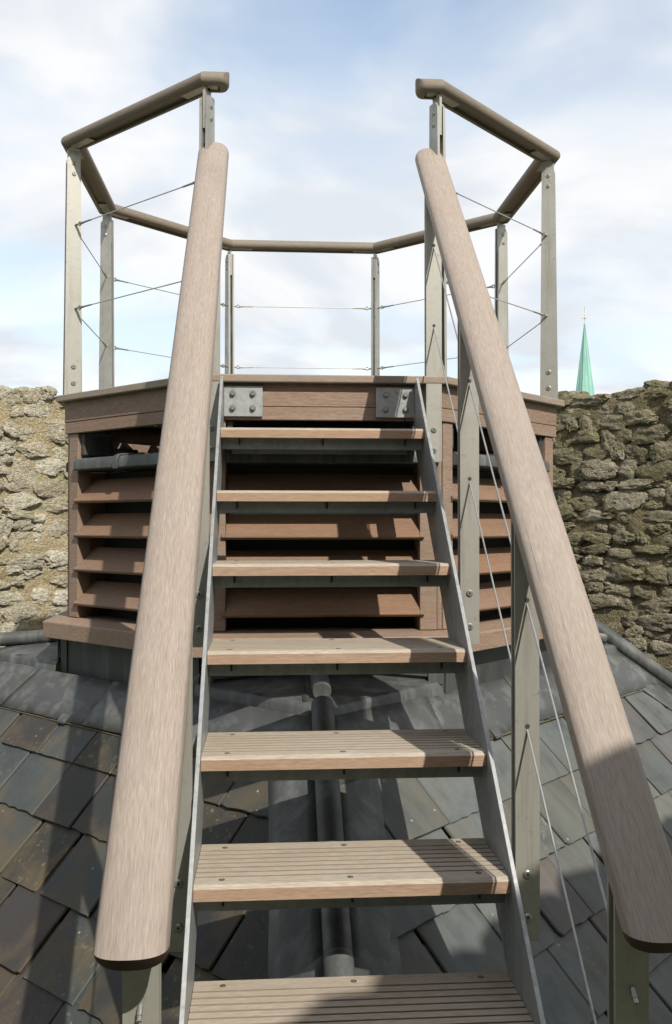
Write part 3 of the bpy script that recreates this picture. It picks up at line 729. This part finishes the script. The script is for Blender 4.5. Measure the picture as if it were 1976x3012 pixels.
# ================================================================== HANDRAIL PROFILE
def prof(hw, H, n=18, p=2.3, zm=.32, fl=.62):
    """rounded rail section: flat underside, tucked lower edges, domed top"""
    lo = [(-hw * (fl + (1 - fl) * math.sin(a)), H * zm * (1 - math.cos(a))) for a in [math.pi / 2 * i / 5 for i in range(5)]]
    up = []
    for i in range(n + 1):
        a = math.pi * i / n; c = math.cos(a); s_ = math.sin(a)
        up.append((-hw * math.copysign(abs(c) ** (2 / p), c), H * zm + H * (1 - zm) * s_ ** (2 / p)))
    return lo, up, [(-y, z) for y, z in reversed(lo)]
def rail_section(L, e0, e1, hw=.048, H=.056, groove=.022, gd=.014, p=2.15, zm=.36):
    """rail along +x, underside at z=0. ends: ('m', t) mitre shift per y; ('r',) mitred end return"""
    lo, up, hi = prof(hw, H, p=p, zm=zm); n = len(up); i0 = len(lo); i1 = i0 + n
    ring = lo + up + hi + [(groove, 0), (groove, gd), (-groove, gd), (-groove, 0)]
    N = len(ring); zc = H * zm
    def ex(e, base, sgn):
        r = []
        for i, (y, z) in enumerate(ring):
            if e[0] == 'm': x = base + e[1] * y
            elif e[0] == 'r' and i0 <= i < i1: x = base + sgn * (z - zc)
            else: x = base
            r.append(Vector((x, y, z)))
        return r
    A = ex(e0, 0, -1); B = ex(e1, L, 1)
    mb = MB()
    mb.add(A + B, [(i, (i + 1) % N, N + (i + 1) % N, N + i) for i in range(N)])
    for e, Rg, s_, base in ((e0, A, -1, 0), (e1, B, 1, L)):
        if e[0] == 'r':
            U = Rg[i0:i1]; prev = U
            rows = [[Vector((q.x, q.y, zc)) for q in U]]
            for k in range(1, 6):
                a = math.pi / 2 * k / 5
                sc = 1 - .38 * (1 - math.cos(a)); zz = zc * (1 - math.sin(a))
                rows.append([Vector((base + (q.x - base) * sc - s_ * .0 , q.y * sc, zz)) for q in U])
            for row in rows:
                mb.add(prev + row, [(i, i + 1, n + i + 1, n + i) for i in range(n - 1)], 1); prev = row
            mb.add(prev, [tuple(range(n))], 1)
            mb.add(Rg[i1 + len(hi):], [tuple(range(4))])
        else: mb.add(Rg, [tuple(range(N))])
    m_ = mb.me('handrail', fix=False)
    bm = bmesh.new(); bm.from_mesh(m_); bmesh.ops.remove_doubles(bm, verts=bm.verts, dist=.0003); bmesh.ops.recalc_face_normals(bm, faces=bm.faces); bm.to_mesh(m_); bm.free()
    for p_ in m_.polygons: p_.use_smooth = True
    m_.set_sharp_from_angle(angle=R_(38))
    return m_

# ================================================================== GUARD RAIL ROUND THE DECK
guard = tag(empty('deck_guardrail', (0, 0, ZT)), 'octagonal deck guardrail with timber top rail, tapered steel posts and thin cables', 'railing')
GM = T(0, 0, -ZT)
RG, HR = 1.1174, 1.040
VA = [-67.5, -22.5, 22.5, 67.5, 112.5, 157.5, 202.5, 247.5]
VP = [Vector((RG * math.cos(R_(a)), RG * math.sin(R_(a)), 0)) for a in VA]
def rail_between(a, b, e0, e1):
    d = (b - a); L = d.length; d.normalize()
    y = Vector((0, 0, 1)).cross(d)
    link('handrail', rail_section(L, e0, e1), [M['guard_wood'], M['guard_wood']], guard, GM @ frame(a + Vector((0, 0, HR)), d, y, (0, 0, 1)))
for i in range(7):
    rail_between(VP[i], VP[i + 1], ('m', TC), ('m', -TC))
rail_between(VP[0] + Vector((-.046, 0, 0)), VP[0], ('r',), ('m', -TC))
rail_between(VP[7], VP[7] + Vector((.046, 0, 0)), ('m', TC), ('r',))
def disc(mb, c, n, r, h, seg=12, mi=0, cham=.25):
    c = Vector(c); n = Vector(n).normalized()
    return mb.tube([c, c + n * h * (1 - cham), c + n * h], [r, r, r * .82], seg, mi=mi)
def bolt_mesh(r, h, socket=True):
    """domed head along local -y, with a hex socket"""
    mb = MB(); mb.tube([(0, .0, 0), (0, -h * .55, 0), (0, -h, 0)], [r, r, r * .72], 16)
    if socket: mb.tube([(0, -h * .9, 0), (0, -h - .0004, 0)], r * .33, 6, mi=1)
    m_ = mb.me('bolt', autosmooth=35); m_.materials.append(M['bolt']); m_.materials.append(M['black']); return m_
BOLT = bolt_mesh(.0105, .005); BOLT_S = bolt_mesh(.0085, .004)
# post: two tapered plates either side of a tongue; local x outward, y along the rail
def plate_mesh():
    mb = MB(); w0, w1, t = .0375, .0275, .010; H = HR - .012
    z1 = H - .020
    poly = [(-w0, 0), (w0, 0), (w1, z1), (w1 - .016, H), (-w1 + .004, H), (-w1, H - .004)]
    n = len(poly); v = [(x, -t / 2, z) for x, z in poly] + [(x, t / 2, z) for x, z in poly]
    mb.add(v, [(i, (i + 1) % n, n + (i + 1) % n, n + i) for i in range(n)] + [tuple(range(n)), tuple(range(2 * n - 1, n - 1, -1))])
    return mb.me('plate')
PL = plate_mesh(); PL.materials.append(M['steel'])
TG = MB().box(-.024, .024, -.005, .005, HR - .135, HR + .010).me('tongue'); TG.materials.append(M['steel'])
def copyset(parts, parent):
    for nm, me_, mw in parts:
        o = bpy.data.objects.new(nm, me_); COL.objects.link(o); o.parent = parent; o.matrix_local = mw
for i, a in enumerate(VA):
    c, s = math.cos(R_(a)), math.sin(R_(a))
    P = empty('post', parent=guard, mw=GM @ frame((VP[i].x, VP[i].y, ZT), (c, s, 0), (-s, c, 0), (0, 0, 1)))
    parts = [('plate', PL, T(0, -.0125, 0)), ('plate', PL, T(0, .0125, 0)), ('tongue', TG, T(0, 0, 0))]
    for z in (.055, .125, HR - .05, HR - .095):
        parts.append(('bolt', BOLT if z < .3 else BOLT_S, T(0, -.0175, z)))
        parts.append(('bolt', BOLT if z < .3 else BOLT_S, RZ(math.pi) @ T(0, -.0175, z)))
    copyset(parts, P)
    # foot block between the plates
    fb = MB().box(-.034, .034, -.0072, .0072, -.02, .045).me('foot_block'); fb.materials.append(M['steel'])
    copyset([('foot_block', fb, T(0, 0, 0))], P)
    # bearing plates let into the rail's groove
    for sgn in (-1, 1):
        if (i == 0 and sgn < 0): d = Vector((-1, 0, 0))
        elif (i == 7 and sgn > 0): d = Vector((1, 0, 0))
        else: d = (VP[(i + sgn) % 8] - VP[i]).normalized()
        ln = .13 if not ((i == 0 and sgn < 0) or (i == 7 and sgn > 0)) else .04
        mb = MB().box(0, ln, -.0215, .0215, HR + .004, HR + .0105)
        b_ = link('bearing_plate', mb.me('bearing_plate'), M['steel'], guard, GM @ frame(VP[i], d, Vector((0, 0, 1)).cross(d), (0, 0, 1)))
def cable(parent, a, b, base, name='cable', fit=True, r=.0023):
    a, b = Vector(a), Vector(b); d = (b - a).normalized(); L = (b - a).length
    ca = link(name, MB().tube([a + d * (.035 if fit else 0), b - d * (.035 if fit else 0)], r, 6).me('cable', autosmooth=60), M['cable'], parent, base)
    if fit:
        for p, q in ((a, d), (b, -d)):
            mb = MB(); mb.tube([p - q * .004, p + q * .024], .0048, 8)                   # eye bolt
            link('eye_bolt', mb.me('eye_bolt', autosmooth=40), M['bolt'], ca)
            mb = MB(); e = p + q * .030; n_ = q.cross(Vector((0, 0, 1))).normalized(); up = n_.cross(q)
            ring = [e + (q * math.cos(t) + up * math.sin(t)) * .0085 for t in [2 * math.pi * k / 12 for k in range(13)]]
            mb.tube(ring, .0026, 6, cap=False); link('shackle', mb.me('shackle', autosmooth=60), M['bolt'], ca)
            mb = MB(); mb.tube([p + q * .034, p + q * .046, p + q * .062, p + q * .115], [.0058, .0058, .0042, .0036], 8)
            link('swage', mb.me('swage', autosmooth=40), M['bolt'], ca)
    return ca
for i in range(7):
    d = (VP[i + 1] - VP[i]).normalized()
    for z in (.352, .708):
        a = VP[i] + d * .020 + Vector((0, 0, z)); b = VP[i + 1] - d * .020 + Vector((0, 0, z))
        cable(guard, a, b, GM)

# ================================================================== STAIR
X0 = -.015; XW = .347                 # stair centre line, half tread width
Y1, Z1, GO, RI = -1.3092, -.2344, .23068, .22135
SL = RI / GO
nose = lambda y: Z1 + SL * (y - Y1)
stair = tag(empty('stair', (X0, -2.2, nose(-2.2) - .5)), 'steep open stair of grooved hardwood treads between galvanised steel stringers', 'stair')
ST = T(0, 2.2, -(nose(-2.2) - .5))    # local: x about the centre line, world y and z
cs = 1 / math.sqrt(1 + SL * SL)
YB = -3.25
for s in (-1, 1):
    f0, rr = .014, -.185               # perpendicular offsets of the front and rear edges from the pitch line
    zf = lambda y: nose(y) + f0 / cs
    zb_ = lambda y: nose(y) + rr / cs
    poly = [(-1.076, -.048), (-1.105, -.048), (-1.105 - .012, zf(-1.117))] + [(y, zf(y)) for y in (-1.5, -2, -2.5, YB)] + [(YB, zb_(YB))] + [(y, zb_(y)) for y in (-2.5, -2, -1.5, -1.09)] + [(-1.076, zb_(-1.09) + .0)]
    x0, x1 = (XW + .001, XW + .011) if s > 0 else (-XW - .011, -XW - .001)
    mb = MB().prism(poly, x0, x1)
    link('stringer', mb.me('stringer'), M['galv'], stair, ST, bevel=.0012)
# treads with sawn grooves: cross-section in (y,z) run along x
def tread_mesh(depth, th=.034, seed=0):
    rnd = random.Random(seed)
    mb = MB(); top = []; gy = depth
    # from back to front along the top
    yb = depth; pts = [(yb, 0)]
    ng = 7; g0 = .052; sp_ = (depth - .075 - g0) / (ng - 1) if depth > .2 else .026
    grooves = [g0 + k * (depth - .10) / (ng - 1) for k in range(ng)]
    for y in reversed(grooves):
        pts += [(y + .0034, 0), (y + .0026, -.0065), (y - .0026, -.0065), (y - .0034, 0)]
    pts += [(.009, 0), (0, -.008), (0, -th), (depth, -th)]
    n = len(pts); xs = [-XW + .0, XW - .0]
    v = [(x, y, z) for x in xs for y, z in pts]
    f = [(i, (i + 1) % n, n + (i + 1) % n, n + i) for i in range(n)] + [tuple(range(n)), tuple(range(2 * n - 1, n - 1, -1))]
    mi = [1 if i in (n - 3,) else (2 if (1 <= i <= 4 * ng and (i - 1) % 4 < 3) else 0) for i in range(n)] + [1, 1]
    mb.v = [Vector(x) for x in v]; mb.f = [list(q) for q in f]; mb.m = mi
    return mb.me('tread')
tm_full = tread_mesh(.268); tm_top = tread_mesh(.232)
for m_ in (tm_full, tm_top): m_.materials.append(M['tread_top']); m_.materials.append(M['tread_front']); m_.materials.append(M['groove_dirt'])
def angle_mesh(w_, leg, t=.006, back=False):
    poly = [(0, 0), (leg * .9, 0), (leg * .9, -t), (t, -t), (t, -leg), (0, -leg)]
    if back: poly = [(-y, z) for y, z in poly]
    return MB().prism(poly, -w_, w_).me('bearer')
BA = angle_mesh(XW - .002, .036); BB = angle_mesh(XW - .03, .040, back=True)
BA.materials.append(M['galv_dull']); BB.materials.append(M['galv_dull'])
SCR = MB().tube([(0, 0, .0002), (0, 0, .0010)], [.0040, .0036], 12); SCR.tube([(0, 0, .0008), (0, 0, .0013)], .0022, 6, mi=1); SCRm = SCR.me('screw'); SCRm.materials.append(M['galv_dull']); SCRm.materials.append(M['black'])
HOLE = MB().tube([(0, 0, .0003), (0, 0, .0006)], .0066, 14).me('screw_hole'); HOLE.materials.append(M['gap'])
PIN = MB().tube([(0, 0, 0), (0, 0, -.022)], .0032, 6).me('screw_tip'); PIN.materials.append(M['gap'])
for k in range(9):
    y, z = Y1 - k * GO, Z1 - k * RI
    dp = .232 if k == 0 else .268
    t_ = link('tread', tm_top if k == 0 else tm_full, None, stair, ST @ T(0, y, z))
    rnd = random.Random(40 + k)
    parts = [('bearer', BA, T(0, .040, -.0345)), ('bearer', BB, T(0, dp - .020, -.0345))]
    for xx in (-.285, .0, .285):
        parts.append(('screw_tip', PIN, T(xx, .034, -.0345)))
        for yy in (.034, dp - .026):
            jx, jy = rnd.uniform(-.006, .006), rnd.uniform(-.003, .003)
            parts += [('screw_hole', HOLE, T(xx + jx, yy + jy, 0)), ('screw', SCRm, T(xx + jx, yy + jy, 0))]
    copyset(parts, t_)
# end brackets bolted to the turret fascia
HEX = MB().tube([(0, .0005, 0), (0, -.002, 0)], .0122, 16); HEX.tube([(0, -.001, 0), (0, -.010, 0), (0, -.0115, 0)], [.0085, .0085, .0072], 14)
HEXm = HEX.me('hex_bolt', autosmooth=30); HEXm.materials.append(M['bolt'])
for s in (-1, 1):
    x0, x1 = sorted((s * (XW + .0005), s * .207))
    b_ = link('bracket', MB().box(x0, x1, -1.0735, -1.0645, -.171, -.060).me('bracket'), M['galv'], stair, ST, bevel=.0015)
    for xx in (.243, .316):
        for zz in (-.088, -.141): copyset([('hex_bolt', HEXm, T(s * xx, -1.0735, zz))], b_)

# ---- stair balustrades
RZT = lambda y: .815 + .9596 * (y + 1.054)       # top of the rail
d_ = Vector((0, -1, -.9596)).normalized(); n_ = Vector((0, -.9596, 1)).normalized()
HWS, HS = .056, .050
lines = {1: .402, -1: -.404}
for s in (-1, 1):
    xr = lines[s]
    side = 'left' if s < 0 else 'right'
    bal = tag(empty('stair_balustrade', (xr, -2.0, RZT(-2.0) - 1.0)),
              'wide pale timber handrail on steel posts, left of the treads' if s < 0 else
              'wide pale timber handrail with steel posts and cables, right of the treads', 'railing', 'handrails of the stair')
    BM = T(-xr, 2.0, -(RZT(-2.0) - 1.0))
    ya, yb = -1.045, -3.117
    off = -n_ * HS                     # underside line
    pa = Vector((xr, ya, RZT(ya))) + off; pb = Vector((xr, yb, RZT(yb))) + off
    xax = d_; yax = n_.cross(xax)
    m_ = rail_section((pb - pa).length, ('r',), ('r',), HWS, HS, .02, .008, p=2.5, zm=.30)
    link('handrail', m_, [M['rail_wood'], M['end_shade_wood']], bal, BM @ frame(pa, xax, yax, n_))
    for j, y in enumerate((-1.085, -1.70, -2.335, -2.975)):
        zt_ = RZT(y) - HS / .72 - .004; zb0 = nose(y) - .315
        if j == 0: zb0 = -.335
        H = zt_ - zb0
        P = empty('post', parent=bal, mw=BM @ T(xr + .0015 * s, y, zb0))
        for yy, nm in ((-.004, 'plate'), (.026, 'plate')):
            w0 = .029
            poly = [(-w0 + .003, 0), (w0 - .003, 0), (w0, .004), (w0, H - .03), (w0 - .008, H), (-w0 + .008, H), (-w0, H - .03), (-w0, .004)]
            zsh = -.02 if yy > 0 else 0
            n = len(poly); v = [(x, yy - .004, z + (yy * .9 if z > .1 else 0)) for x, z in poly] + [(x, yy + .004, z + (yy * .9 if z > .1 else 0)) for x, z in poly]
            mb = MB(); mb.add(v, [(i, (i + 1) % n, n + (i + 1) % n, n + i) for i in range(n)] + [tuple(range(n)), tuple(range(2 * n - 1, n - 1, -1))])
            link(nm, mb.me('plate'), M['steel'], P, bevel=.0008)
        mb = MB().box(-.022, .022, .004, .018, H - .13, H + .022); link('tongue', mb.me('tongue'), M['steel'], P)
        # lug out to the stringer (or a packer against the fascia at the top)
        if j:
            xs = (X0 + s * (XW + .011)) - (xr + .0015 * s); x0, x1 = sorted((xs, s * .024))
            mb = MB().box(x0, x1, .0045, .0175, .028, .185); link('lug', mb.me('lug'), M['galv_dull'], P, bevel=.001)
            bz = (.055, .155)
        else:
            mb = MB().box(-.02, .02, .0045, .0175, .02, .16); link('packer', mb.me('packer'), M['steel'], P)
            bz = (.043, .118)
        copyset([('bolt', BOLT, T(-.001 * s, -.008, z)) for z in bz], P)
        copyset([('bolt', BOLT, T(0, .030, z) @ RZ(math.pi)) for z in bz], P)
        for dz in (-.325, -.620):        # cable holes
            zz = RZT(y) + dz - zb0
            if zz > .2 and j < 3:
                mb = MB().tube([(0, -.0083, zz), (0, -.0087, zz)], .0058, 12); link('cable_hole', mb.me('cable_hole'), M['black'], P)
        if j == 3:
            for dz in (-.325 + .02, -.620 + .02):
                zz = RZT(y) + dz - zb0
                mb = MB().tube([(0, -.008, zz), (0, -.020, zz - .010), (0, -.0205, zz - .0105), (0, -.027, zz - .016)], [.0048, .0048, .0036, .0042], 10)
                link('cable_stud', mb.me('cable_stud', autosmooth=40), M['bolt'], P)
    for dz in (-.325, -.620):
        pts = [(xr + .0015 * s, y, RZT(y) + dz - (.004 if k == 1 else 0)) for k, y in enumerate((-1.089, -2.03, -2.979))]
        ca = link('cable', MB().tube(pts, .0026, 8).me('cable', autosmooth=60), M['cable'], bal, BM)
print('stones', n_l, n_r, 'objects', len(bpy.data.objects))
